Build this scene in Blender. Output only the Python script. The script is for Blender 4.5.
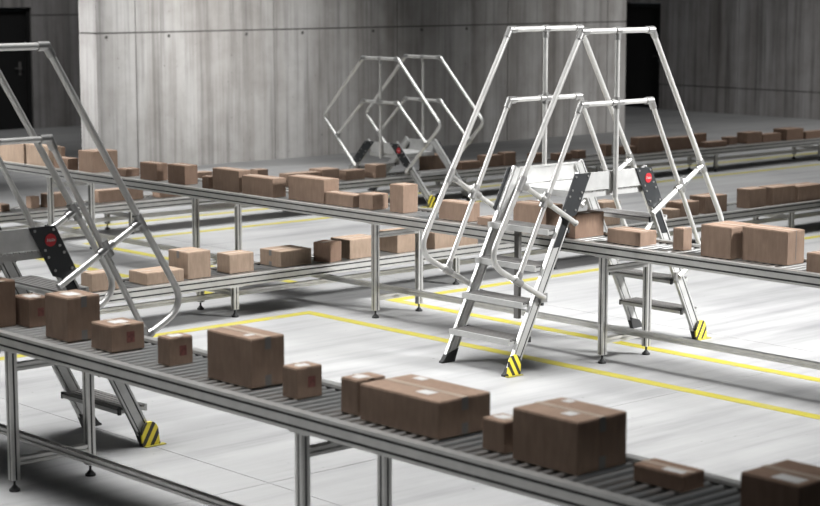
import bpy, math, random
from mathutils import Vector, Matrix
random.seed(7)
for o in list(bpy.data.objects):
    bpy.data.objects.remove(o, do_unlink=True)
scene = bpy.context.scene
col = scene.collection

# ---------------------------------------------------------------- camera
cd = bpy.data.cameras.new('camera')
cam = bpy.data.objects.new('camera', cd)
col.objects.link(cam)
cam.location = (0, 0, 2.6)
cam.rotation_euler = Vector((0.662599, 0.735148, -0.143244)).to_track_quat('-Z', 'Y').to_euler()
cd.sensor_width = 36.0
cd.lens = 36.0 * 1900.0 / 820.0
cd.clip_end = 200
cd.dof.use_dof = True
cd.dof.focus_distance = 12.6
cd.dof.aperture_fstop = 3.2
scene.camera = cam

# ---------------------------------------------------------------- world, lamps, exposure
world = bpy.data.worlds.new('hall_ambient')
scene.world = world
world.use_nodes = True
bg = world.node_tree.nodes['Background']
bg.inputs[0].default_value = (0.80, 0.90, 1.0, 1)
bg.inputs[1].default_value = 0.03

def area(name, loc, target, size, power, spread, color=(1, 1, 1)):
    d = bpy.data.lights.new(name, 'AREA')
    d.shape = 'RECTANGLE'
    d.size, d.size_y = size
    d.energy = power
    d.spread = math.radians(spread)
    d.color = color
    o = bpy.data.objects.new(name, d)
    col.objects.link(o)
    o.location = loc
    o.rotation_euler = (Vector(target) - Vector(loc)).to_track_quat('-Z', 'Y').to_euler()
    return o

area('ceiling_light_near', (9.2, 8.9, 8.0), (9.2, 8.9, 0), (14.4, 9.0), 1090, 36)
area('ceiling_light_back', (9.6, 16.4, 8.0), (9.6, 16.4, 0), (11.0, 6.0), 490, 45)
area('ceiling_light_mid', (18.2, 15.0, 8.0), (18.2, 15.0, 0), (8.0, 6.6), 235, 45)
area('hall_lamp_wall', (14.2, 16.9, 5.5), (15.8, 21.7, 1.2), (1.0, 1.0), 78, 58)
area('hall_lamp_side', (13.5, 3.0, 5.6), (10.1, 10.4, 0.0), (1.6, 1.6), 185, 46)
area('hall_lamp_left', (4.4, 17.5, 5.0), (10.0, 17.0, 0.6), (1.2, 1.2), 80, 50)
area('fill_light_aisle', (3.2, 14.0, 5.2), (9.8, 9.3, 0.8), (1.2, 1.2), 58, 46)  # unseen fill, added to brighten the left faces of the middle boxes
area('hall_lamp_corner', (9.6, 23.2, 5.4), (13.9, 21.95, 1.2), (0.8, 0.8), 44, 42)
area('hall_lamp_rear', (14.0, 25.6, 6.0), (16.5, 28.6, 0.3), (1.0, 1.0), 60, 95)
area('ceiling_light_far', (25.0, 12.6, 7.0), (26.6, 18.0, 0), (2.5, 2.5), 290, 84)

vs = scene.view_settings
vs.view_transform = 'Standard'
vs.look = 'None'
vs.exposure = 0.0
vs.gamma = 1.0
vs.use_curve_mapping = False

# ---------------------------------------------------------------- materials
def new_mat(name):
    m = bpy.data.materials.new(name)
    m.use_nodes = True
    nt = m.node_tree
    return m, nt, nt.nodes['Principled BSDF']

def N(nt, kind, **kw):
    n = nt.nodes.new(kind)
    for k, v in kw.items():
        setattr(n, k, v)
    return n

def ramp(nt, fac, stops):
    r = nt.nodes.new('ShaderNodeValToRGB')
    el = r.color_ramp.elements
    el[0].position, el[0].color = stops[0][0], (*stops[0][1], 1)
    el[1].position, el[1].color = stops[-1][0], (*stops[-1][1], 1)
    for p, c in stops[1:-1]:
        e = el.new(p)
        e.color = (*c, 1)
    nt.links.new(fac, r.inputs[0])
    return r.outputs[0]

def coords(nt, scale, kind='Object', rot=(0, 0, 0)):
    if kind == 'World':
        src = N(nt, 'ShaderNodeNewGeometry').outputs['Position']
    else:
        src = N(nt, 'ShaderNodeTexCoord').outputs[kind]
    mp = N(nt, 'ShaderNodeMapping')
    mp.inputs['Scale'].default_value = scale
    mp.inputs['Rotation'].default_value = rot
    nt.links.new(src, mp.inputs[0])
    return mp.outputs[0]

def noise(nt, vec, scale, detail=4, rough=0.55):
    n = N(nt, 'ShaderNodeTexNoise')
    n.inputs['Scale'].default_value = scale
    n.inputs['Detail'].default_value = detail
    n.inputs['Roughness'].default_value = rough
    nt.links.new(vec, n.inputs['Vector'])
    return n.outputs['Fac']

def mixc(nt, a, b, fac, mode='MULTIPLY'):
    m = N(nt, 'ShaderNodeMix', data_type='RGBA', blend_type=mode)
    if isinstance(fac, float):
        m.inputs[0].default_value = fac
    else:
        nt.links.new(fac, m.inputs[0])
    for s, i in ((a, 6), (b, 7)):
        if isinstance(s, tuple):
            m.inputs[i].default_value = (*s, 1)
        else:
            nt.links.new(s, m.inputs[i])
    return m.outputs[2]

def mat_plain(name, c, rough=0.5, metal=0.0, var=0.12, scale=9.0):
    m, nt, b = new_mat(name)
    f = noise(nt, coords(nt, (1, 1, 1)), scale)
    lo = tuple(x * (1 - var) for x in c)
    hi = tuple(min(1, x * (1 + var)) for x in c)
    nt.links.new(ramp(nt, f, [(0.3, lo), (0.7, hi)]), b.inputs['Base Color'])
    b.inputs['Roughness'].default_value = rough
    b.inputs['Metallic'].default_value = metal
    return m

def mat_concrete(name, dark, light, uscale):
    """board-marked concrete: vertical boards, fine streaks, stains, pits"""
    m, nt, b = new_mat(name)
    # board index along the wall -> one tone per board, thin line between boards
    pos = N(nt, 'ShaderNodeNewGeometry').outputs['Position']
    sep = N(nt, 'ShaderNodeSeparateXYZ')
    nt.links.new(pos, sep.inputs[0])
    u = sep.outputs[0 if uscale[0] else 1]
    div = N(nt, 'ShaderNodeMath', operation='DIVIDE')
    nt.links.new(u, div.inputs[0])
    div.inputs[1].default_value = 0.197
    flo = N(nt, 'ShaderNodeMath', operation='FLOOR')
    nt.links.new(div.outputs[0], flo.inputs[0])
    wn = N(nt, 'ShaderNodeTexWhiteNoise', noise_dimensions='1D')
    nt.links.new(flo.outputs[0], wn.inputs['W'])
    fr = N(nt, 'ShaderNodeMath', operation='FRACT')
    nt.links.new(div.outputs[0], fr.inputs[0])
    fine = noise(nt, coords(nt, (uscale[0] * 11 + .3, uscale[1] * 11 + .3, 0.30), 'World'), 1.0, 6, 0.65)
    broad = noise(nt, coords(nt, (uscale[0] * 1.3, uscale[1] * 1.3, 0.12), 'World'), 1.0, 4, 0.6)
    blot = noise(nt, coords(nt, (1, 1, 0.9), 'World'), 2.3, 6, 0.65)
    pit = noise(nt, coords(nt, (1, 1, 1), 'World'), 24.0, 2, 0.5)
    c = ramp(nt, fine, [(0.28, dark), (0.52, light), (0.8, tuple(min(1, x * 1.10) for x in light))])
    c = mixc(nt, c, ramp(nt, wn.outputs[0], [(0.0, (.80, .79, .785)), (1.0, (1, 1, 1))]), 0.9)
    c = mixc(nt, c, ramp(nt, broad, [(0.34, (.60, .575, .55)), (0.57, (1, 1, 1))]), 0.85)
    c = mixc(nt, c, ramp(nt, blot, [(0.30, (.78, .765, .75)), (0.60, (1, 1, 1))]), 0.9)
    c = mixc(nt, c, ramp(nt, fr.outputs[0], [(0.0, (.62, .61, .60)), (0.07, (1, 1, 1))]), 0.55)
    c = mixc(nt, c, ramp(nt, pit, [(0.23, (.32, .31, .30)), (0.29, (1, 1, 1))]), 0.75)
    nt.links.new(c, b.inputs['Base Color'])
    b.inputs['Roughness'].default_value = 0.85
    bp = N(nt, 'ShaderNodeBump')
    bp.inputs['Strength'].default_value = 0.25
    bp.inputs['Distance'].default_value = 0.01
    nt.links.new(fine, bp.inputs['Height'])
    nt.links.new(bp.outputs[0], b.inputs['Normal'])
    return m

def mat_floor():
    m, nt, b = new_mat('polished_concrete')
    streak = noise(nt, coords(nt, (0.25, 3.2, 1), 'World', (0, 0, math.radians(4))), 1.6, 6, 0.62)
    cloud = noise(nt, coords(nt, (1, 1, 1), 'World'), 0.7, 5, 0.6)
    speck = noise(nt, coords(nt, (1, 1, 1), 'World'), 21.0, 2, 0.5)
    c = ramp(nt, streak, [(0.28, (.17, .17, .172)), (0.48, (.25, .25, .248)), (0.75, (.30, .30, .297))])
    c = mixc(nt, c, ramp(nt, cloud, [(0.30, (.74, .74, .75)), (0.58, (1, 1, 1))]), 0.8)
    c = mixc(nt, c, ramp(nt, speck, [(0.22, (.3, .3, .3)), (0.265, (1, 1, 1))]), 0.8)
    nt.links.new(c, b.inputs['Base Color'])
    b.inputs['Roughness'].default_value = 0.5
    b.inputs['Specular IOR Level'].default_value = 0.35
    return m

def mat_metal(name, c, rough, metal, axis_scale=(14, 14, 14)):
    m, nt, b = new_mat(name)
    f = noise(nt, coords(nt, axis_scale), 1.0, 3, 0.6)
    nt.links.new(ramp(nt, f, [(0.3, tuple(x * 0.92 for x in c)), (0.7, tuple(min(1, x * 1.08) for x in c))]), b.inputs['Base Color'])
    b.inputs['Roughness'].default_value = rough
    b.inputs['Metallic'].default_value = metal
    return m

def mat_card(name, c):
    m, nt, b = new_mat(name)
    fib = noise(nt, coords(nt, (14, 14, 3), 'World'), 3.0, 4, 0.6)
    blot = noise(nt, coords(nt, (1, 1, 1), 'World'), 9.0, 3, 0.5)
    cc = ramp(nt, fib, [(0.25, tuple(x * .82 for x in c)), (0.75, tuple(x * 1.12 for x in c))])
    cc = mixc(nt, cc, ramp(nt, blot, [(0.3, (.85, .83, .82)), (0.65, (1, 1, 1))]), 0.8)
    nt.links.new(cc, b.inputs['Base Color'])
    b.inputs['Roughness'].default_value = 0.78
    b.inputs['Specular IOR Level'].default_value = 0.25
    return m

def mat_stripes(sgn=1):
    m, nt, b = new_mat('hazard_stripes')
    w = N(nt, 'ShaderNodeTexWave', wave_type='BANDS', bands_direction='X')
    nt.links.new(coords(nt, (1, 1, 1), 'Object', (0, math.radians(-30 * sgn), 0)), w.inputs['Vector'])
    w.inputs['Scale'].default_value = 6.2
    r = N(nt, 'ShaderNodeValToRGB')
    r.color_ramp.interpolation = 'CONSTANT'
    r.color_ramp.elements[0].color = (.03, .028, .02, 1)
    r.color_ramp.elements[1].position = 0.45
    r.color_ramp.elements[1].color = (.80, .66, .05, 1)
    nt.links.new(w.outputs['Fac'], r.inputs[0])
    nt.links.new(r.outputs[0], b.inputs['Base Color'])
    b.inputs['Roughness'].default_value = 0.45
    return m

def mat_yellow_line():
    m, nt, b = new_mat('yellow_floor_paint')
    wear = noise(nt, coords(nt, (1, 1, 1), 'World'), 5.0, 6, 0.7)
    c = ramp(nt, wear, [(0.30, (.24, .225, .14)), (0.46, (.265, .232, .026)), (0.8, (.285, .248, .03))])
    nt.links.new(c, b.inputs['Base Color'])
    b.inputs['Roughness'].default_value = 0.5
    return m

M = dict(
    wall=mat_concrete('board_marked_concrete', (.26, .25, .24), (.50, .49, .475), (1, 0)),
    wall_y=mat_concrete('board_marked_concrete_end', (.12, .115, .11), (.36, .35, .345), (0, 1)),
    wall_d=mat_concrete('dark_concrete', (.15, .145, .14), (.30, .29, .285), (1, 0)),
    wall_e=mat_concrete('board_marked_concrete_return', (.30, .29, .28), (.52, .51, .50), (0, 1)),
    joint=mat_plain('joint_shadow_gap', (.10, .095, .09), .9),
    floor=mat_floor(),
    fjoint=mat_plain('floor_joint_filler', (.12, .12, .12), .8),
    yellow=mat_yellow_line(),
    door=mat_plain('black_door_paint', (.006, .006, .006), .6),
    alu=mat_metal('anodised_aluminium', (.50, .495, .478), .30, .72),
    tube=mat_metal('polished_aluminium_tube', (.53, .524, .505), .33, .55),
    stile=mat_metal('brushed_aluminium', (.45, .45, .44), .40, .42),
    gap_shade=mat_plain('gap_shade_black', (.02, .02, .02), .7),  # black standing in for shade in grooves and roller gaps
    roller=mat_metal('steel_roller', (.55, .55, .54), .28, .95),
    rubber=mat_plain('black_rubber', (.018, .018, .018), .65),
    plate=mat_plain('black_powder_coat', (.008, .0095, .011), .5),
    grip=mat_metal('ribbed_grip_aluminium', (.15, .145, .14), .5, .4),
    steel=mat_metal('zinc_steel', (.38, .375, .365), .36, .85),
    red=mat_plain('red_badge', (.34, .010, .016), .45, var=.05),
    white=mat_plain('white_paper', (.40, .395, .385), .6, var=.03),
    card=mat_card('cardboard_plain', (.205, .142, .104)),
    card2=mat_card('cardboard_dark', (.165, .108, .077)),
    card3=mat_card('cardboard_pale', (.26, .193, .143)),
    tape=mat_plain('grey_packing_tape', (.11, .105, .10), .4, var=.06),
    tape_t=mat_plain('brown_packing_tape', (.27, .215, .17), .35, var=.06),
    stamp=mat_plain('red_stamp_ink', (.125, .038, .032), .8, var=.4, scale=60),
    stripes=mat_stripes(),
    stripes_b=mat_stripes(-1),
)

# ---------------------------------------------------------------- mesh building
class MB:
    def __init__(s):
        s.v, s.f, s.sm = [], [], []
    def add(s, verts, faces, smooth=False):
        n = len(s.v)
        s.v += [tuple(p) for p in verts]
        s.f += [tuple(i + n for i in f) for f in faces]
        s.sm += [smooth] * len(faces)
        return s
    def box(s, x0, x1, y0, y1, z0, z1):
        v = [(x, y, z) for z in (z0, z1) for y in (y0, y1) for x in (x0, x1)]
        return s.add(v, [(0, 2, 3, 1), (4, 5, 7, 6), (0, 1, 5, 4), (2, 6, 7, 3), (0, 4, 6, 2), (1, 3, 7, 5)])
    def bbox(s, x0, x1, y0, y1, z0, z1, b):
        """box with chamfered vertical and top edges"""
        def ring(i, z):
            return [(x0 + i + b, y0 + i, z), (x1 - i - b, y0 + i, z), (x1 - i, y0 + i + b, z), (x1 - i, y1 - i - b, z),
                    (x1 - i - b, y1 - i, z), (x0 + i + b, y1 - i, z), (x0 + i, y1 - i - b, z), (x0 + i, y0 + i + b, z)]
        v = ring(0, z0) + ring(0, z1 - b) + ring(b, z1)
        f = [tuple(range(7, -1, -1)), tuple(range(16, 24))]
        for r in (0, 8):
            for k in range(8):
                f.append((r + k, r + (k + 1) % 8, r + 8 + (k + 1) % 8, r + 8 + k))
        return s.add(v, f)
    def prism(s, poly, o, u, v, w, length):
        """polygon (2D) in plane u,v at o extruded along w"""
        o, u, v, w = map(Vector, (o, u, v, w))
        a = [o + u * p[0] + v * p[1] for p in poly]
        b = [p + w * length for p in a]
        n = len(poly)
        f = [tuple(range(n - 1, -1, -1)), tuple(range(n, 2 * n))]
        f += [(i, (i + 1) % n, n + (i + 1) % n, n + i) for i in range(n)]
        if u.cross(v).dot(w) < 0:
            f = [tuple(reversed(q)) for q in f]
        return s.add(a + b, f)
    def cyl(s, a, b, r, n=16, r2=None):
        a, b = Vector(a), Vector(b)
        r2 = r if r2 is None else r2
        d = (b - a).normalized()
        t = Vector((0, 0, 1)) if abs(d.z) < .9 else Vector((1, 0, 0))
        p = d.cross(t).normalized()
        q = d.cross(p)
        ra = [a + (p * math.cos(2 * math.pi * k / n) + q * math.sin(2 * math.pi * k / n)) * r for k in range(n)]
        rb = [b + (p * math.cos(2 * math.pi * k / n) + q * math.sin(2 * math.pi * k / n)) * r2 for k in range(n)]
        s.add(ra + rb, [(k, n + k, n + (k + 1) % n, (k + 1) % n) for k in range(n)], True)
        s.add(ra, [tuple(range(n))])
        s.add(rb, [tuple(range(n - 1, -1, -1))])
        return s
    def sweep(s, pts, r, n=14):
        pts = [Vector(p) for p in pts]
        rings = []
        ref = None
        for i, p in enumerate(pts):
            d = (pts[min(i + 1, len(pts) - 1)] - pts[max(i - 1, 0)]).normalized()
            if ref is None:
                ref = d.orthogonal().normalized()
            ref = (ref - d * ref.dot(d)).normalized()
            q = d.cross(ref)
            rings.append([p + (ref * math.cos(2 * math.pi * k / n) + q * math.sin(2 * math.pi * k / n)) * r for k in range(n)])
        v = [x for rg in rings for x in rg]
        f = []
        for i in range(len(pts) - 1):
            for k in range(n):
                a, b = i * n + k, i * n + (k + 1) % n
                f.append((a, b, b + n, a + n))
        s.add(v, f, True)
        s.add(rings[0], [tuple(range(n - 1, -1, -1))])
        s.add(rings[-1], [tuple(range(n))])
        return s
    def mesh(s, name, mat):
        me = bpy.data.meshes.new(name)
        me.from_pydata(s.v, [], s.f)
        me.materials.append(mat)
        me.polygons.foreach_set('use_smooth', s.sm)
        me.update()
        return me
    def build(s, name, mat, parent=None, loc=(0, 0, 0)):
        return put(name, s.mesh(name, mat), parent, loc)

def put(name, me, parent=None, loc=(0, 0, 0), rz=0.0):
    o = bpy.data.objects.new(name, me)
    col.objects.link(o)
    o.location = loc
    o.rotation_euler = (0, 0, rz)
    o.parent = parent
    return o

def tag(o, label, cat, group=None):
    o['label'] = label
    o['category'] = cat
    if group:
        o['group'] = group
    return o

def structure(o):
    o['kind'] = 'structure'
    return o

def fillet(pts, radii, steps=7):
    out = [Vector(pts[0])]
    for i in range(1, len(pts) - 1):
        p, a, b = Vector(pts[i]), Vector(pts[i - 1]), Vector(pts[i + 1])
        d1, d2 = (a - p).normalized(), (b - p).normalized()
        t = radii
        p1, p2 = p + d1 * t, p + d2 * t
        for k in range(steps + 1):
            w = k / steps
            out.append(p1 * (1 - w) ** 2 + p * 2 * w * (1 - w) + p2 * w * w)
    out.append(Vector(pts[-1]))
    return out

def slotted(w, h, side=(), top=(), gw=.0095, gd=.011):
    """aluminium extrusion cross-section: w wide (u), h high (v), slots on the two sides (v positions) and top/bottom (u positions)"""
    P = [(0, 0)]
    for t in top:
        P += [(t - gw / 2, 0), (t - gw / 2, gd), (t + gw / 2, gd), (t + gw / 2, 0)]
    P.append((w, 0))
    for t in side:
        P += [(w, t - gw / 2), (w - gd, t - gw / 2), (w - gd, t + gw / 2), (w, t + gw / 2)]
    P.append((w, h))
    for t in reversed(top):
        P += [(t + gw / 2, h), (t + gw / 2, h - gd), (t - gw / 2, h - gd), (t - gw / 2, h)]
    P.append((0, h))
    for t in reversed(side):
        P += [(0, t + gw / 2), (gd, t + gw / 2), (gd, t - gw / 2), (0, t - gw / 2)]
    return [(x - w / 2, y) for x, y in P]

POST = [(x, y - .0225) for x, y in slotted(.045, .045, (.0225,), (.0225,), .0105, .012)]
BEAM = slotted(.04, .04, (.02,), (.02,), .009, .009)
RAIL = slotted(.045, .085, (.020, .065), (), .012, .012)

# ---------------------------------------------------------------- setting
floor = structure(MB().box(-2, 29.3, -2, 29.2, -.30, -.006).build('floor', M['fjoint']))
xs = [-2, .89, 5.89, 10.89, 15.89, 20.89, 25.89, 29.3]
ys = [-2, 2.63, 7.63, 12.63, 17.63, 22.63, 29.2]
g = .0022
for i in range(len(xs) - 1):
    for j in range(len(ys) - 1):
        MB().box(xs[i] + g, xs[i + 1] - g, ys[j] + g, ys[j + 1] - g, -.2, 0).build('slab', M['floor'], floor)

def line_x(y, x0, x1, w=.10):
    MB().box(x0, x1, y - w / 2, y + w / 2, 0, .0012).build('floor_line', M['yellow'], floor)
def line_y(x, y0, y1, w=.10):
    MB().box(x - w / 2, x + w / 2, y0, y1, 0, .0012).build('floor_line', M['yellow'], floor)
W2 = .05
line_y(9.25, 2.0, 11.45 - W2)
line_x(11.45, 2.0, 9.25 + W2)
line_y(10.13, 2.0, 11.44 - W2)
line_x(11.44, 10.13 - W2, 24.0)
line_x(12.62, 2.0, 9.21 + W2)
line_y(9.21, 12.62 + W2, 15.95 - W2)
line_x(12.62, 10.10 - W2, 24.0)
line_y(10.10, 12.62 + W2, 15.95 - W2)
line_x(15.95, 5.0, 9.21 + W2)
line_x(15.95, 10.10 - W2, 27.0)
line_x(17.05, 5.0, 9.21 + W2)
line_x(17.05, 10.10 - W2, 27.0)

# walls: panels stand 12 mm proud of a darker core, joints between them recessed
def panel_wall(name, axis, pos, a0, a1, joints, zj, ztop, depth, mat, face=-1):
    """wall face at `pos` looking along -x or -y; panels along the other axis between joints"""
    mb = MB()
    if axis == 'x':
        mb.box(a0 + .004, a1 - .004, pos + .012, pos + depth, 0, ztop)
    else:
        mb.box(pos + .012, pos + depth, a0 + .004, a1 - .004, 0, ztop)
    root = structure(mb.build(name, M['joint']))
    ed = [a0] + [j for j in joints if a0 < j < a1] + [a1]
    zs = [0] + zj + [ztop]
    for i in range(len(ed) - 1):
        for k in range(len(zs) - 1):
            lo, hi = ed[i] + (.007 if i else 0), ed[i + 1] - (.007 if i < len(ed) - 2 else 0)
            z0, z1 = zs[k] + (.010 if k else 0), zs[k + 1] - (.010 if k < len(zs) - 2 else 0)
            off = random.uniform(0, .004)
            b = MB()
            if axis == 'x':
                b.box(lo, hi, pos + off, pos + .02, z0, z1)
            else:
                b.box(pos + off, pos + .02, lo, hi, z0, z1)
            b.build('panel', mat, root)
    return root

wall_c = panel_wall('wall_center', 'x', 21.70, 13.945, 24.50, [14.56, 16.93, 19.30, 21.67, 24.04], [1.868, 4.3], 6.0, .42, M['wall'])
for zz in ((0, 1.858), (1.878, 4.29), (4.31, 6.0)):
    MB().box(13.935, 13.949, 21.702, 22.12, *zz).build('panel', M['wall_e'], wall_c)
    MB().box(24.496, 24.51, 21.702, 22.12, *zz).build('panel', M['wall_e'], wall_c)
for hx in (14.09, 15.10, 16.43, 17.45, 18.81, 19.80, 20.75, 22.4):
    MB().cyl((hx, 21.688, 1.815), (hx, 21.705, 1.815), .022, 12).build('tie_hole', M['joint'], wall_c)

# left back wall with a door opening
wall_l = panel_wall('wall_left', 'x', 29.0, 8.0, 16.2, [9.9, 12.3, 14.7], [1.96, 4.3], 6.0, .3, M['wall_d'])
wall_l2 = panel_wall('wall_back', 'x', 29.0, 17.32, 29.2, [19.6, 22.0, 24.4, 26.8], [1.96, 4.3], 6.0, .3, M['wall_d'])
MB().box(16.2, 17.32, 29.0, 29.3, 2.10, 6.0).build('panel', M['wall_d'], wall_l2)
# right wall with a door opening
wall_r = panel_wall('wall_right', 'y', 29.2, 4.0, 24.95, [6.2, 8.6, 11.0, 13.4, 15.8, 18.2, 20.6, 23.0], [.50, 2.9, 5.3], 6.0, .3, M['wall_y'])
wall_r2 = panel_wall('wall_right_rear', 'y', 29.2, 26.0, 29.0, [27.5], [.50, 2.9, 5.3], 6.0, .3, M['wall_y'])
MB().box(29.2, 29.5, 24.95, 26.0, 2.11, 6.0).build('panel', M['wall_y'], wall_r2)

def door(name, origin, rz):
    """leaf in local x 0..1.1, faces local -y"""
    r = bpy.data.objects.new(name, None)
    col.objects.link(r)
    r.location = origin
    r.rotation_euler = (0, 0, rz)
    structure(r)
    f = MB().box(0, .05, .06, .22, 0, 2.09).box(1.05, 1.1, .06, .22, 0, 2.09).box(.05, 1.05, .06, .22, 2.04, 2.09)
    f.build('door_frame', M['door'], r)
    leaf = MB().bbox(.052, 1.048, .12, .17, .005, 2.036, .004).build('door_leaf', M['door'], r)
    h = MB().box(.895, .945, .112, .12, .93, 1.16)
    h.cyl((.92, .12, 1.05), (.92, .07, 1.05), .011, 10).cyl((.93, .072, 1.05), (.80, .072, 1.05), .010, 10)
    h.build('door_handle', M['grip'], leaf)
    return r
door('door_1', (16.21, 29.0, 0), 0)
door('door_2', (29.2, 25.99, 0), -math.pi / 2)

# ---------------------------------------------------------------- roller conveyors
ROLL = {}
def roller_mesh(length):
    k = round(length, 3)
    if k not in ROLL:
        mb = MB().cyl((0, -length / 2, 0), (0, length / 2, 0), .016, 14)
        ROLL[k] = mb.mesh('roller', M['roller'])
    return ROLL[k]

def foot_mesh(stem):
    mb = MB().cyl((0, 0, .018), (0, 0, stem), .007, 8)
    mb.cyl((0, 0, 0), (0, 0, .012), .028, 14).cyl((0, 0, .012), (0, 0, .03), .024, 14, .010)
    return mb.mesh('levelling_foot', M['rubber'])

def conveyor(loc, rz, half_len, half_w, z_top, legs, label, group, pitch=.062, low=False, plates=True):
    """local x = transport direction, y = across; loc on the floor"""
    r = bpy.data.objects.new('roller_conveyor', None)
    col.objects.link(r)
    r.location = loc
    r.rotation_euler = (0, 0, rz)
    tag(r, label, 'conveyor', group)
    L, zb = half_len, z_top - .085
    rail_me = MB().prism(RAIL, (-L, 0, 0), (0, 1, 0), (0, 0, 1), (1, 0, 0), 2 * L).mesh('side_rail', M['alu'])
    strip_me = MB().box(-L, L, -.0205, -.012, -.0058, .0058).mesh('groove_shade_strip', M['gap_shade'])  # black strips in the rail grooves stand in for groove shade
    for s in (-1, 1):
        rail = put('side_rail', rail_me, r, (0, s * half_w, zb))
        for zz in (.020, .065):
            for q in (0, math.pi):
                put('groove_shade_strip', strip_me, rail, (0, 0, zz), q)
    # rollers, then an added dark sheet below to blacken gaps and deepen shadow
    rl = 2 * half_w - .05
    rm = roller_mesh(rl)
    n = int((2 * L - .06) / pitch)
    x0 = -(n - 1) * pitch / 2
    for k in range(n):
        put('roller', rm, r, (x0 + k * pitch, 0, z_top - .015 - .016))
    MB().box(-L + .02, L - .02, -half_w + .024, half_w - .024, zb + .008, zb + .014).build('under_shade_sheet', M['gap_shade'], r)
    foot = foot_mesh(.075)
    pz = .06
    post = MB().prism(POST, (0, 0, pz), (1, 0, 0), (0, 1, 0), (0, 0, 1), zb - pz - .006).mesh('leg', M['alu'])
    pin = MB().box(-.0052, .0052, -.0205, -.012, pz + .001, zb - .008).mesh('groove_shade_strip', M['gap_shade'])  # same painted shade for the post grooves
    plate = MB().box(-.06, .06, -.024, .024, -.006, 0).mesh('bracket_plate', M['stile'])
    cl = 2 * half_w - .045
    cross = MB().prism(BEAM, (0, -cl / 2, 0), (1, 0, 0), (0, 0, 1), (0, 1, 0), cl).mesh('cross_beam', M['alu'])
    for lx in legs:
        for s in (-1, 1):
            p = put('leg', post, r, (lx, s * half_w, 0))
            put('levelling_foot', foot, p)
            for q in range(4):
                put('groove_shade_strip', pin, p, (0, 0, 0), q * math.pi / 2)
            put('bracket_plate', plate, p, (0, 0, zb))
        if low:
            put('cross_beam', cross, r, (lx, 0, .165))
        else:
            put('cross_beam', cross, r, (lx, 0, .625))
            put('cross_beam', cross, r, (lx, 0, .135))
    zl = .115 if low else .176
    lo, hi = min(legs) - .05, max(legs) + .05
    MB().prism(BEAM, (lo, 0, zl if not low else .12), (0, 1, 0), (0, 0, 1), (1, 0, 0), hi - lo).build('stretcher_beam', M['alu'], r)
    return r

def legs_at(first, last, ref, step=2.355):
    k0 = math.ceil((first - ref) / step)
    out = []
    while ref + k0 * step <= last:
        out.append(ref + k0 * step)
        k0 += 1
    return out

GC = 'aluminium roller conveyors'
def conv_y(x, y0, y1, hw, zt, ref, label, **k):
    c = (y0 + y1) / 2
    return conveyor((x, c, 0), math.pi / 2, (y1 - y0) / 2, hw, zt, [q - c for q in legs_at(y0 + .1, y1 - .1, ref)], label, GC, **k)
def conv_x(y, x0, x1, hw, zt, ref, label, **k):
    c = (x0 + x1) / 2
    return conveyor((c, y, 0), 0, (x1 - x0) / 2, hw, zt, [q - c for q in legs_at(x0 + .1, x1 - .1, ref)], label, GC, low=True, **k)
conv_y(5.055, 2.9, 10.95, .227, .82, 8.38, 'nearest raised roller conveyor, running across the foreground under the left crossover stair')
conv_y(9.715, 4.9, 18.4, .227, .82, 8.57, 'raised roller conveyor through the middle, bridged by the large central crossover stair')
conv_x(11.91, 4.0, 20.6, .227, .325, 8.705, 'low roller conveyor passing under the middle conveyor, carrying pale-lit boxes')
conv_x(16.51, 8.3, 25.5, .227, .325, 20.25, 'farthest low roller conveyor along the back, bridged by the small crossover stair')

# ---------------------------------------------------------------- crossover stairs
def text_mesh(body, size):
    cu = bpy.data.curves.new('badge_lettering', 'FONT')
    cu.body = body
    cu.size = size
    cu.align_x, cu.align_y = 'CENTER', 'CENTER'
    cu.extrude = .0006
    cu.shear = .2
    o = bpy.data.objects.new('tmp', cu)
    col.objects.link(o)
    dg = bpy.context.evaluated_depsgraph_get()
    me = bpy.data.meshes.new_from_object(o.evaluated_get(dg))
    bpy.data.objects.remove(o, do_unlink=True)
    me.name = 'badge_lettering'
    me.materials.clear()
    me.materials.append(M['white'])
    return me
BADGE = text_mesh('Hailo', .024)

STILE = [(-.0425, 0), (-.0425, -.026), (-.031, -.026), (-.031, -.015), (-.0235, -.015), (-.0235, -.026), (.0235, -.026), (.0235, -.015), (.031, -.015), (.031, -.026),
         (.0425, -.026), (.0425, 0), (.031, 0), (.031, -.011), (.0235, -.011), (.0235, -.003), (-.0235, -.003), (-.0235, -.011), (-.031, -.011), (-.031, 0)]

BOLT = {q: MB().cyl((0, q * .006, 0), (0, q * .0125, 0), .0075, 8).mesh('bolt', M['steel']) for q in (-1, 1)}

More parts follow.
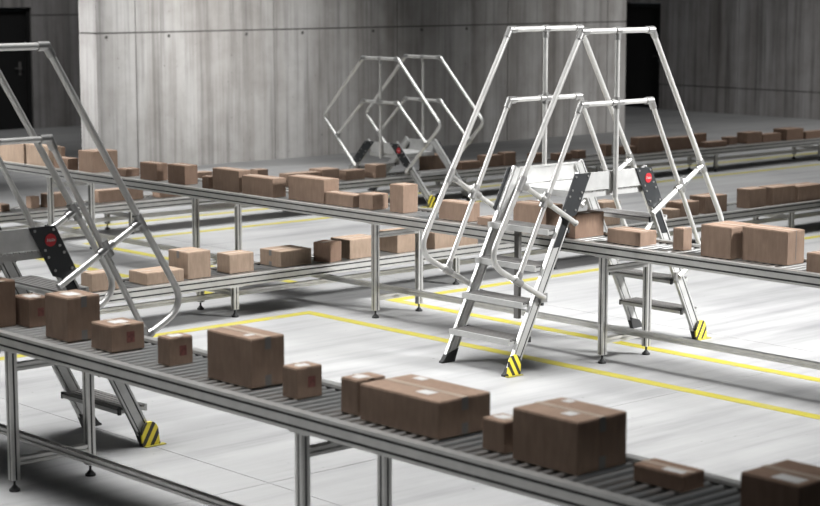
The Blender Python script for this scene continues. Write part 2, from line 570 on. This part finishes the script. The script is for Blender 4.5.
def stair(loc, rz, label, P):
    r = bpy.data.objects.new('crossover_stair', None)
    col.objects.link(r)
    r.location = loc
    r.rotation_euler = (0, 0, rz)
    tag(r, label, 'stair', 'aluminium crossover stairs over the conveyors')
    hw, rw = .315, .337          # stile outer face, handrail plane
    (tu, tz), (fu, fz) = P['top'], P['foot']
    def su(z):
        return tu + (tz - z) * (fu - tu) / (tz - fz)
    sl = Vector((fu - tu, 0, -(tz - fz)))
    slen = sl.length
    sd = sl.normalized()
    pz, hz, mz, hh = P['platform'], P['rail'], P['mid'], P['half']
    for e in (1, -1):            # the two flights
        mx = lambda p: (p[0] * e, p[1], p[2])
        for s in (-1, 1):
            d = Vector((sd.x * e, 0, sd.z))
            a = Vector((tu * e, s * hw, tz))
            n = Vector((d.z, 0, -d.x)) * (1 if e > 0 else -1)
            st = MB().prism(STILE, a, n, (0, s, 0), d, slen - .03).build('stile', M['stile'], r)
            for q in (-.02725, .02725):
                MB().prism([(q - .004, -.012), (q + .004, -.012), (q + .004, -.002), (q - .004, -.002)], a, n, (0, s, 0), d, slen - .03).build('stile_shade_strip', M['gap_shade'], st)  # black strips darken the stile grooves as painted shade
            # shoe
            sh = MB().prism([(fu - .055, 0), (fu + .06, 0), (fu + .06, .012), (fu + .045, .02), (su(.07) + .052, .06), (su(.09) - .045, .09)],
                            (0, s * (hw + .004), 0), (e, 0, 0), (0, 0, 1), (0, -s, 0), .036)
            shoe = sh.build('shoe', M['rubber'], r)
            if s < 0:
                pl = [(-.060, 0), (.058, 0)] + [(.056 * math.cos(math.radians(t)) - .010, .082 + .056 * math.sin(math.radians(t))) for t in range(0, 181, 20)]
                MB().prism(pl, (0, 0, 0), (e, 0, 0), (0, 0, 1), (0, 1, 0), .014).build('hazard_cover', M['stripes' if e > 0 else 'stripes_b'], r, ((fu - .008) * e, -hw - .020, .004))
                MB().box(-.06, .075, -.035, 0, 0, .006).build('cover_flange', M['yellow'], r, (fu * e, -hw - .006, 0))
            # black joint plate with bolts
            p0, p1 = tz + .007, tz - P['plate']
            poly = [(su(p0) - .078, p0), (su(p0) + .082, p0), (su(p1) + .078, p1), (su(p1) + .045, p1 - .035), (su(p1) - .078, p1)]
            plt = MB().prism(poly, (0, s * hw, 0), (e, 0, 0), (0, 0, 1), (0, s, 0), .007).build('joint_plate', M['plate'], r)
            for bu, bz in ((-.055, p0 - .02), (.06, p0 - .02), (-.05, p0 - .13 * P['plate'] / .27), (.05, p0 - .11 * P['plate'] / .27),
                           (.055, p0 - .15 * P['plate'] / .27), (-.05, p0 - .17 * P['plate'] / .27), (.055, p1 + .035), (-.05, p1 + .03)):
                u = (su(bz) + bu) * e
                put('bolt', BOLT[s], plt, (u, s * hw, bz))
            if P['strap']:
                q0, q1 = p1 - .01, p1 - .21
                MB().prism([(su(q0) - .03, q0), (su(q0) + .034, q0), (su(q1) + .034, q1), (su(q1) - .03, q1)], (0, s * (hw - .02), 0), (e, 0, 0), (0, 0, 1), (0, s, 0), .018).build('hinge_strap', M['plate'], r)
            if s < 0 and e > 0:
                bz = p0 - .075
                bu = su(bz) + .012
                bd = MB().cyl((bu, -hw - .006, bz), (bu, -hw - .0105, bz), .034, 24).build('badge', M['red'], plt)
                t = put('lettering', BADGE, plt, (bu, -hw - .0112, bz))
                t.rotation_euler = (math.pi / 2, 0, 0)
            # handrails
            y = s * rw
            out = fillet([mx((hh, y, hz)), mx((P['bend'][0], y, P['bend'][1])), mx((P['end'][0], y, P['end'][1]))], P['fr'])
            MB().sweep(out, .0195).build('handrail', M['tube'], r)
            MB().sweep([mx((hh, y, mz)), mx((P['in_end'][0], y, P['in_end'][1]))], .017).build('knee_rail', M['tube'], r)
            for zz, q in ((hz, P['bend']), (mz, P['in_end'])):
                dd = Vector((q[0] - hh, 0, q[1] - zz)).normalized()
                c = Vector((hh, y, zz))
                fit = MB().cyl(mx(c - Vector((.055, 0, 0))), mx(c + Vector((.012, 0, 0))), .0255)
                fit.cyl(mx(c - dd * .012), mx(c + dd * .06), .0245)
                fit.build('elbow_fitting', M['steel'], r)
            ie = Vector((P['in_end'][0], y, P['in_end'][1]))
            dd = Vector((P['bend'][0] - P['end'][0], 0, P['bend'][1] - P['end'][1])).normalized()
            fb = MB().cyl(mx(ie - dd * .04), mx(ie + dd * .04), .026)
            dj = Vector((hh - ie.x, 0, mz - ie.z)).normalized()
            fb.cyl(mx(ie), mx(ie + dj * .06), .0235)
            fb.build('tee_fitting', M['steel'], r)
            ee = Vector((P['end'][0], y, P['end'][1]))
            MB().prism([(-.03, -.03), (.03, -.03), (.03, .03), (-.03, .03)], mx((ee.x, s * (hw + .0), ee.z)), (1, 0, 0), (0, 0, 1), (0, s, 0), .024).build('rail_clamp', M['steel'], r)
            if P['strut']:
                q0, q1, q2 = P['strut']
                MB().sweep([mx((q0[0], y, q0[1])), mx((q2[0], y, q2[1]))], .0185).build('brace_tube', M['tube'], r)
                dd = Vector((q0[0] - q2[0], 0, q0[1] - q2[1])).normalized()
                for q, hd in ((q0, Vector((P['bend'][0] - hh, 0, P['bend'][1] - hz)).normalized()), (q1, Vector((P['in_end'][0] - hh, 0, P['in_end'][1] - mz)).normalized())):
                    c = Vector((q[0], y, q[1]))
                    fs = MB().cyl(mx(c - hd * .05), mx(c + hd * .05), .0265)
                    fs.cyl(mx(c - dd * .06), mx(c + dd * (.045 if q is q1 else 0.0)), .0255)
                    fs.build('cross_fitting', M['steel'], r)
                MB().cyl(mx((q2[0], y, q2[1])), mx((q2[0] - dd.x * .012, y, q2[1] - dd.z * .012)), .022).build('end_cap', M['stile'], r)
        # treads
        for k in range(1, P['steps'] + 1):
            z = pz * k / (P['steps'] + 1)
            u0, u1 = su(z) - .08, su(z) + .105
            ribs = []
            t = MB().box(u0, u1, -.288, .288, z - .032, z - .012)
            nr = 6
            for q in range(nr):
                a = u0 + (u1 - u0) * q / nr
                ua, ub = sorted(((a + .005) * e, (a + (u1 - u0) / nr - .005) * e))
                ribs.append(MB().box(ua, ub, -.288, .288, z - .013, z))
            t.box(u1, u1 + .012, -.287, .287, z - .038, z + .001)
            tr = MB()
            tr.v, tr.f, tr.sm = [(v[0] * e, v[1], v[2]) for v in t.v], [tuple(reversed(f)) if e < 0 else f for f in t.f], t.sm
            tro = tr.build('tread', M['stile'], r)
            for rb in ribs:
                rb.build('grip_rib', M['grip'], tro)
            for s in (-1, 1):
                ua, ub = sorted((u0 * e, (u0 + .018) * e))
                cap = MB().box(ua, ub, min(s * .286, s * .300), max(s * .286, s * .300), z - .036, z + .002)
                cap.build('tread_end_cap', M['rubber'], tro)
    # top and knee rails, central posts, toe boards
    for s in (-1, 1):
        y = s * rw
        MB().sweep([(-hh, y, hz), (hh, y, hz)], .0195).build('top_rail', M['tube'], r)
        MB().sweep([(-hh, y, mz), (hh, y, mz)], .0175).build('knee_rail', M['tube'], r)
        po = MB().sweep([(0, y + s * .001, hz), (0, y + s * .001, pz - .06)], .018).build('rail_post', M['tube'], r)
        f2 = MB().cyl((-.025, y, hz), (.025, y, hz), .0265).cyl((0, y, hz), (0, y, hz - .06), .0245)
        f2.build('post_fitting', M['steel'], po)
        f2 = MB().cyl((-.055, y, mz), (.055, y, mz), .0245).cyl((0, y, mz + .04), (0, y, mz - .04), .0245)
        f2.build('post_fitting', M['steel'], po)
        t0, t1 = pz + .005, tz + .005
        tb = MB().prism([(0, t0), (-.018, t0), (-.018, t0 + .012), (-.006, t0 + .012), (-.006, t1 - .012), (-.018, t1 - .012), (-.018, t1), (0, t1)],
                        (-(tu - .02), s * (hw - .002), 0), (0, s, 0), (0, 0, 1), (1, 0, 0), 2 * (tu - .02))
        tb.build('toe_board', M['stile'], r)
        MB().box(-.03, .03, min(s * (hw - .002), s * (hw + .004)), max(s * (hw - .002), s * (hw + .004)), t0 - .02, t1).build('post_bracket', M['alu'], po)
    pf = MB().box(-tu - .02, tu + .02, -.295, .295, pz - .045, pz - .012)
    nr = 18
    for q in range(nr):
        a = -(tu + .02) + 2 * (tu + .02) * q / nr
        pf.box(a + .003, a + 2 * (tu + .02) / nr - .003, -.295, .295, pz - .014, pz)
    pf.build('platform', M['stile'], r)
    if P['leg']:
        u, w, z0, z1 = P['leg']
        MB().box(u - .014, u + .014, w - .022, w + .022, z0, z1).build('support_strut', M['grip'], r)
    return r

BIG = dict(top=(.31, 1.29), foot=(.975, 0), platform=1.17, rail=2.248, mid=1.762, half=.355, bend=(1.212, .775), end=(.690, .492), in_end=(.945, .632),
           fr=.15, strut=((.918, 1.272), (.695, 1.148), (.40, .972)), steps=4, plate=.265, strap=True, leg=(-.405, .195, .25, .90))
SMALL = dict(top=(.225, .685), foot=(.895, 0), platform=.565, rail=1.672, mid=1.165, half=.310, bend=(1.045, .955), end=(.455, .385), in_end=(.805, .722),
             fr=.07, strut=None, steps=2, plate=.245, strap=False, leg=None)
stair((9.705, 9.005, 0), 0, 'tall aluminium crossover stair in the centre, bridging the middle conveyor', BIG)
stair((4.92, 9.03, 0), 0, 'aluminium crossover stair cut off by the left edge, bridging the nearest conveyor', BIG)
stair((14.96, 16.74, 0), -math.pi / 2, 'small low crossover stair with angular handrails in front of the concrete wall', SMALL)

# ---------------------------------------------------------------- cardboard boxes
BOXES = [
    (4.857, 8.621, 0.806, 0.15, 0.367, 0.24, 0, 1, {}, 'dark brown box cut off by the left photo edge, nearest conveyor', 'boxes on the nearest conveyor'),
    (5.024, 8.519, 0.806, 0.12, 0.164, 0.15, 0, 1, {'stamp': 1, 'lab': [[0, -0.1, 0.6, 0.5]]}, 'small box with pale top, second from left on nearest conveyor', 'boxes on the nearest conveyor'),
    (4.962, 8.045, 0.806, 0.19, 0.215, 0.22, 0, 0, {'end': 1, 'lab': [[-0.1, 0, 0.4, 0.45]]}, 'tall squarish box with taped end, third from left on nearest conveyor', 'boxes on the nearest conveyor'),
    (4.975, 7.673, 0.806, 0.189, 0.186, 0.127, 0, 0, {'stamp': 1, 'lab': [[0.05, 0, 0.45, 0.4]]}, 'low box with red mark and white label, fourth from left on nearest conveyor', 'boxes on the nearest conveyor'),
    (4.994, 7.215, 0.806, 0.133, 0.1, 0.131, 0, 0, {'stamp': 1, 'lab': [[0, 0, 0.5, 0.5]]}, 'small red-marked cube between the low box and the long taped box, nearest conveyor', 'boxes on the nearest conveyor'),
    (4.979, 6.568, 0.806, 0.187, 0.33, 0.221, 0, 0, {'end': 1, 'lab': [[-0.35, -0.45, 0.28, 0.1]]}, 'large box with taped end, sixth from left on nearest conveyor', 'boxes on the nearest conveyor'),
    (4.993, 6.263, 0.806, 0.139, 0.104, 0.135, 0, 0, {'stamp': 1, 'lab': [[-0.1, -0.1, 0.45, 0.4]]}, 'small red-marked cube right beside the sixth, large taped box, nearest conveyor', 'boxes on the nearest conveyor'),
    (4.988, 5.856, 0.806, 0.154, 0.11, 0.148, 0, 0, {'lab': [[-0.2, 0, 0.4, 0.5]]}, 'small box partly hidden behind the widest box on nearest conveyor', 'boxes on the nearest conveyor'),
    (4.955, 5.33, 0.806, 0.286, 0.475, 0.15, 0, 0, {'end': 1, 'lab': [[0.72, 0.58, 0.15, 0.13], [-0.38, -0.3, 0.2, 0.16]]}, 'widest, low box with two white labels on top, nearest conveyor', 'boxes on the nearest conveyor'),
    (4.99, 5.001, 0.806, 0.11, 0.12, 0.122, 0, 0, {'lab': [[0.1, 0.1, 0.5, 0.5]]}, 'tiny box wedged between the two largest boxes on nearest conveyor', 'boxes on the nearest conveyor'),
    (4.959, 4.593, 0.806, 0.269, 0.334, 0.198, 0, 0, {'end': 1, 'lab': [[0.72, 0.58, 0.15, 0.13], [-0.38, -0.3, 0.2, 0.16]]}, 'biggest taped box in the right foreground, two white labels, nearest conveyor', 'boxes on the nearest conveyor'),
    (5.066, 4.186, 0.806, 0.12, 0.232, 0.062, 0, 1, {'lab': [[-0.5, -0.45, 0.3, 0.4]]}, 'flat little box with a white label, second from right on nearest conveyor', 'boxes on the nearest conveyor'),
    (4.979, 3.624, 0.806, 0.258, 0.244, 0.153, 0, 1, {'lab': [[-0.6, -0.35, 0.25, 0.45]]}, 'dark box in the bottom right corner with a white label strip', 'boxes on the nearest conveyor'),
    (9.579, 16.259, 0.806, 0.14, 0.55, 0.193, 0, 2, {}, 'leftmost pale-lit box on middle conveyor, cut by the left photo edge', 'boxes on the middle conveyor'),
    (9.536, 15.727, 0.806, 0.14, 0.412, 0.201, 0, 2, {}, 'pale-lit box, second from left on middle conveyor', 'boxes on the middle conveyor'),
    (9.517, 15.36, 0.806, 0.115, 0.247, 0.113, 0, 1, {}, 'low dark box between the pale-lit pair and the pale-sided box, middle conveyor', 'boxes on the middle conveyor'),
    (9.79, 15.95, 0.806, 0.069, 0.074, 0.168, 0, 1, {}, 'small dark box standing behind the low dark box, left end of middle conveyor', 'boxes on the middle conveyor'),
    (9.594, 15.042, 0.806, 0.27, 0.256, 0.196, 0, 0, {}, 'box with pale left and dark right side behind left stair rail, middle conveyor', 'boxes on the middle conveyor'),
    (9.618, 14.537, 0.806, 0.152, 0.147, 0.069, 0, 1, {}, 'flat low box left of two small dark cubes, middle conveyor', 'boxes on the middle conveyor'),
    (9.631, 14.061, 0.806, 0.12, 0.269, 0.152, 0, 1, {}, 'left one of two neighbouring small dark cubes, left half of middle conveyor', 'boxes on the middle conveyor'),
    (9.623, 13.622, 0.806, 0.14, 0.259, 0.167, 0, 1, {}, 'right one of two neighbouring small dark cubes, left half of middle conveyor', 'boxes on the middle conveyor'),
    (9.591, 13.222, 0.806, 0.085, 0.102, 0.104, 0, 1, {}, 'tiny dark box tucked left of a tall brown box, middle conveyor', 'boxes on the middle conveyor'),
    (9.597, 12.803, 0.806, 0.127, 0.374, 0.186, 0, 0, {}, 'tall brown box right behind the tiny dark box, middle conveyor', 'boxes on the middle conveyor'),
    (9.582, 12.321, 0.806, 0.14, 0.42, 0.157, 0, 0, {}, 'long brown box right after the tall one, left of the back wall joint, middle conveyor', 'boxes on the middle conveyor'),
    (9.628, 11.713, 0.806, 0.16, 0.46, 0.194, 0, 0, {}, 'taller long box with pale end overlapped by a lower box, middle conveyor', 'boxes on the middle conveyor'),
    (9.636, 11.363, 0.806, 0.12, 0.345, 0.098, 0, 0, {}, 'low long box in front of the taller long one, middle conveyor', 'boxes on the middle conveyor'),
    (9.658, 11.151, 0.806, 0.163, 0.165, 0.118, 0, 0, {}, 'small box with bright right side left of the upright box, middle conveyor', 'boxes on the middle conveyor'),
    (9.693, 10.835, 0.806, 0.156, 0.156, 0.215, 0, 0, {'side': 0}, 'upright box with bright right side, below the small far stair', 'boxes on the middle conveyor'),
    (9.686, 10.108, 0.806, 0.128, 0.315, 0.137, 0, 0, {}, 'box seen through the left handrail of the central stair, middle conveyor', 'boxes on the middle conveyor'),
    (9.661, 9.844, 0.806, 0.134, 0.137, 0.055, 0, 0, {}, 'thin flat box at the left stile of the central stair, middle conveyor', 'boxes on the middle conveyor'),
    (9.725, 9.34, 0.806, 0.176, 0.332, 0.187, 0, 0, {}, 'box seen behind the upper treads of the central stair, middle conveyor', 'boxes on the middle conveyor'),
    (9.617, 8.956, 0.806, 0.296, 0.12, 0.167, 0, 1, {}, 'shaded dark box under the platform of the central stair', 'boxes on the middle conveyor'),
    (9.659, 8.396, 0.806, 0.171, 0.299, 0.095, 0, 0, {}, 'low wide box right below the red badge of the central stair', 'boxes on the middle conveyor'),
    (9.716, 8.07, 0.806, 0.091, 0.089, 0.147, 0, 0, {}, 'small upright box left of two large boxes, middle conveyor right side', 'boxes on the middle conveyor'),
    (9.635, 7.607, 0.806, 0.278, 0.249, 0.206, 0, 0, {}, 'left one of the two large boxes on the right of the middle conveyor', 'boxes on the middle conveyor'),
    (9.694, 7.206, 0.806, 0.177, 0.359, 0.214, 0, 0, {'side': 1}, 'right one of the two large boxes, bright taped end, middle conveyor', 'boxes on the middle conveyor'),
    (9.56, 6.711, 0.806, 0.165, 0.251, 0.123, 0, 0, {}, 'box cut off by the right photo edge on the middle conveyor', 'boxes on the middle conveyor'),
    (7.509, 11.831, 0.311, 0.236, 0.149, 0.134, 0, 2, {'ax': 'x'}, 'leftmost pale box on the low conveyor, behind the left stair handrail', 'boxes on the low conveyor'),
    (7.976, 11.806, 0.311, 0.343, 0.241, 0.091, 0, 2, {'ax': 'x'}, 'flat wide pale box behind the left stair handrail, low conveyor', 'boxes on the low conveyor'),
    (8.377, 11.839, 0.311, 0.217, 0.258, 0.206, 0, 2, {'ax': 'x', 'end': 1}, 'tall pale box with taped left end, third from left on low conveyor', 'boxes on the low conveyor'),
    (8.785, 11.853, 0.311, 0.238, 0.167, 0.149, 0, 2, {'ax': 'x'}, 'pale cube-like box fourth from left on low conveyor', 'boxes on the low conveyor'),
    (9.279, 11.834, 0.311, 0.314, 0.276, 0.127, 0, 2, {'ax': 'x', 'end': 1}, 'long pale box with taped left end, fifth from left on low conveyor', 'boxes on the low conveyor'),
    (9.707, 11.788, 0.311, 0.169, 0.167, 0.16, 18, 1, {'ax': 'x'}, 'small darker box turned askew, left of the middle conveyor leg, low conveyor', 'boxes on the low conveyor'),
    (9.98, 11.81, 0.311, 0.327, 0.25, 0.158, 0, 2, {'ax': 'x'}, 'pale box half hidden by the middle conveyor front leg, low conveyor', 'boxes on the low conveyor'),
    (10.503, 11.81, 0.311, 0.302, 0.249, 0.172, 0, 2, {'ax': 'x'}, 'pale box between the two middle conveyor legs, low conveyor', 'boxes on the low conveyor'),
    (10.89, 11.765, 0.311, 0.51, 0.22, 0.142, 0, 2, {'ax': 'x'}, 'long pale box below the middle conveyor at the central stair left handrail', 'boxes on the low conveyor'),
    (13.108, 11.853, 0.311, 0.237, 0.2, 0.216, 0, 2, {'ax': 'x'}, 'box behind the platform of the central stair, on the low conveyor', 'boxes on the low conveyor'),
    (13.98, 11.768, 0.311, 0.133, 0.15, 0.087, 0, 2, {'ax': 'x'}, 'tiny pale box at the right stair stile, low conveyor', 'boxes on the low conveyor'),
    (14.141, 11.778, 0.311, 0.27, 0.2, 0.141, 0, 0, {'ax': 'x'}, 'box crossed by the inner right handrail of the central stair, low conveyor', 'boxes on the low conveyor'),
    (14.528, 11.799, 0.311, 0.341, 0.2, 0.168, 0, 0, {'ax': 'x'}, 'box crossed by the outer right handrail of the central stair, low conveyor', 'boxes on the low conveyor'),
    (15.178, 11.762, 0.311, 0.269, 0.165, 0.194, 0, 0, {'ax': 'x'}, 'first of three large boxes in a row at the right, low conveyor', 'boxes on the low conveyor'),
    (15.536, 11.746, 0.311, 0.37, 0.19, 0.188, 0, 0, {'ax': 'x'}, 'middle of three large boxes in a row at the right, low conveyor', 'boxes on the low conveyor'),
    (15.938, 11.732, 0.311, 0.42, 0.2, 0.172, 0, 0, {'ax': 'x'}, 'last of three large boxes, cut by the right photo edge, low conveyor', 'boxes on the low conveyor'),
    (9.483, 16.563, 0.311, 0.1, 0.147, 0.07, 0, 0, {'ax': 'x'}, 'tiny box sliver at the left photo edge, farthest conveyor', 'boxes on the farthest conveyor'),
    (9.855, 16.616, 0.311, 0.1, 0.094, 0.116, 0, 0, {'ax': 'x'}, 'small dark box left of the first post, farthest conveyor', 'boxes on the farthest conveyor'),
    (10.004, 16.538, 0.311, 0.233, 0.14, 0.137, 0, 0, {'ax': 'x'}, 'dark box right beside the first middle conveyor post, farthest conveyor', 'boxes on the farthest conveyor'),
    (10.62, 16.56, 0.311, 0.548, 0.14, 0.124, 0, 0, {'ax': 'x'}, 'long low box seen under the middle conveyor at left, farthest conveyor', 'boxes on the farthest conveyor'),
    (11.343, 16.513, 0.311, 0.281, 0.14, 0.074, 0, 0, {'ax': 'x'}, 'low box half hidden under the middle conveyor rail, farthest conveyor', 'boxes on the farthest conveyor'),
    (11.796, 16.48, 0.311, 0.21, 0.14, 0.236, 0, 0, {'ax': 'x'}, 'pale-topped box peeking out behind the small dark cubes, farthest conveyor', 'boxes on the farthest conveyor'),
    (12.604, 16.468, 0.311, 0.145, 0.14, 0.214, 0, 0, {'ax': 'x'}, 'small box peeking over the long brown box, farthest conveyor', 'boxes on the farthest conveyor'),
    (13.005, 16.446, 0.311, 0.472, 0.161, 0.139, 0, 0, {'ax': 'x'}, 'long pale-topped box peeking over the middle conveyor boxes, farthest conveyor', 'boxes on the farthest conveyor'),
    (13.481, 16.433, 0.311, 0.256, 0.232, 0.158, 0, 0, {'ax': 'x'}, 'box with pale left side, left of the small stair, farthest conveyor', 'boxes on the farthest conveyor'),
    (13.921, 16.538, 0.311, 0.286, 0.14, 0.109, 0, 0, {'ax': 'x'}, 'low box just left of the small stair, farthest conveyor', 'boxes on the farthest conveyor'),
    (14.316, 16.477, 0.311, 0.167, 0.197, 0.153, 0, 0, {'ax': 'x'}, 'upright box right at the small stair left plate, farthest conveyor', 'boxes on the farthest conveyor'),
    (15.206, 16.516, 0.311, 0.26, 0.194, 0.208, 0, 0, {'ax': 'x'}, 'brown box under the platform of the small stair', 'boxes on the farthest conveyor'),
    (15.733, 16.52, 0.311, 0.302, 0.14, 0.091, 0, 1, {'ax': 'x'}, 'low box right of the small stair, farthest conveyor', 'boxes on the farthest conveyor'),
    (16.152, 16.553, 0.311, 0.275, 0.14, 0.141, 0, 1, {'ax': 'x'}, 'box seen left of the central stair left rail, farthest conveyor', 'boxes on the farthest conveyor'),
    (16.466, 16.522, 0.311, 0.192, 0.14, 0.16, 0, 1, {'ax': 'x'}, 'tallest box between the central stair left rails, farthest conveyor', 'boxes on the farthest conveyor'),
    (17.015, 16.543, 0.311, 0.198, 0.14, 0.113, 0, 1, {'ax': 'x'}, 'small box left of the central stair far post, farthest conveyor', 'boxes on the farthest conveyor'),
    (17.42, 16.532, 0.311, 0.258, 0.14, 0.089, 0, 1, {'ax': 'x'}, 'low box between the central stair rails, farthest conveyor', 'boxes on the farthest conveyor'),
    (17.805, 16.546, 0.311, 0.15, 0.14, 0.103, 0, 1, {'ax': 'x'}, 'small cube-like box between the central stair front rails, farthest conveyor', 'boxes on the farthest conveyor'),
    (18.327, 16.538, 0.311, 0.116, 0.14, 0.149, 0, 1, {'ax': 'x'}, 'tiny box left of the central stair front post, farthest conveyor', 'boxes on the farthest conveyor'),
    (18.659, 16.523, 0.311, 0.23, 0.157, 0.105, 0, 1, {'ax': 'x'}, 'low box right of the central stair front post, farthest conveyor', 'boxes on the farthest conveyor'),
    (18.903, 16.495, 0.311, 0.502, 0.14, 0.211, 0, 1, {'ax': 'x'}, 'wide box in front of the right door gap, farthest conveyor', 'boxes on the farthest conveyor'),
    (19.522, 16.526, 0.311, 0.561, 0.14, 0.167, 0, 1, {'ax': 'x'}, 'wide box between the two right handrails, farthest conveyor', 'boxes on the farthest conveyor'),
    (20.203, 16.6, 0.311, 0.235, 0.11, 0.185, 0, 1, {'ax': 'x'}, 'taller box standing behind, at the outer right handrail, farthest conveyor', 'boxes on the farthest conveyor'),
    (20.275, 16.457, 0.311, 0.431, 0.14, 0.075, 0, 1, {'ax': 'x'}, 'flat box right of the outer right handrail, farthest conveyor', 'boxes on the farthest conveyor'),
    (20.87, 16.553, 0.311, 0.176, 0.14, 0.104, 0, 1, {'ax': 'x'}, 'small box fifth from the right photo edge, farthest conveyor', 'boxes on the farthest conveyor'),
    (21.183, 16.486, 0.311, 0.337, 0.184, 0.154, 0, 1, {'ax': 'x'}, 'medium tall box, fourth from the right photo edge, farthest conveyor', 'boxes on the farthest conveyor'),
    (21.546, 16.488, 0.311, 0.413, 0.14, 0.113, 0, 1, {'ax': 'x'}, 'low box left of the tallest right-hand box, farthest conveyor', 'boxes on the farthest conveyor'),
    (22.062, 16.47, 0.311, 0.4, 0.24, 0.157, 0, 1, {'ax': 'x'}, 'tallest right-hand box, second from the right edge, farthest conveyor', 'boxes on the farthest conveyor'),
    (22.478, 16.438, 0.311, 0.53, 0.14, 0.101, 0, 1, {'ax': 'x'}, 'box cut by the right photo edge, farthest conveyor', 'boxes on the farthest conveyor'),
]
def carton(x, y, z, w, d, h, rz, mat, opts, label, group):
    """w along local x, d along local y, base centre at x,y,z"""
    r = bpy.data.objects.new('cardboard_box', None)
    col.objects.link(r)
    r.location = (x, y, z)
    r.rotation_euler = (0, 0, math.radians(rz))
    tag(r, label, 'box', group)
    t = .0035
    a, b = w / 2, d / 2
    MB().bbox(-a, a, -b, b, 0, h - t, .003).build('body', mat, r)
    ax = opts.get('ax', 'y')
    if ax == 'y':
        for s in (-1, 1):
            x0, x1 = sorted((s * .0012, s * (a - .002)))
            MB().bbox(x0, x1, -b + .002, b - .002, h - t, h, .0012).build('flap', mat, r)
    else:
        for s in (-1, 1):
            y0, y1 = sorted((s * .0012, s * (b - .002)))
            MB().bbox(-a + .002, a - .002, y0, y1, h - t, h, .0012).build('flap', mat, r)
    tw = min(.017, min(w, d) * .11)
    th = .0008
    if ax == 'y':
        MB().box(-tw, tw, -b - th, b + th, h, h + th).build('top_tape', M['tape_t'], r)
        if opts.get('end'):
            dr = min(.055, h * .34)
            MB().box(-tw, tw, -b - th, -b, h - dr, h + th).build('end_tape', M['tape'], r)
            MB().box(-tw, tw, -b - th, -b, 0, dr * .9).build('end_tape', M['tape'], r)
    else:
        MB().box(-a - th, a + th, -tw, tw, h, h + th).build('top_tape', M['tape_t'], r)
        if opts.get('end'):
            dr = min(.055, h * .36)
            MB().box(-a - th, -a, -tw, tw, h - dr, h + th).build('end_tape', M['tape'], r)
            MB().box(-a - th, -a, -tw, tw, 0, dr * .8).build('end_tape', M['tape'], r)
    for (lx, ly, lw, ld) in opts.get('lab', []):
        MB().box(lx * a - lw * a, lx * a + lw * a, ly * b - ld * b, ly * b + ld * b, h + th, h + th + .0006).build('paper_label', M['white'], r)
    if opts.get('stamp'):
        k = min(a, h * .6) * .30
        MB().box(a * .15 - k, a * .15 + k, -b - .0007, -b, h * .5 - k * 1.2, h * .5 + k * 1.2).build('red_stamp', M['stamp'], r)
    if opts.get('side'):
        MB().box(a * -.03, a * .03, -b - th, -b, h * .12, h).build('end_seam', M['tape'], r)
    return r

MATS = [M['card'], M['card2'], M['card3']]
for (x0, y0, z, w, d, h, rz, mi, opts, label, group) in BOXES:
    carton(x0 + w / 2, y0 + d / 2, z, w, d, h, rz, MATS[mi], opts, label, group)
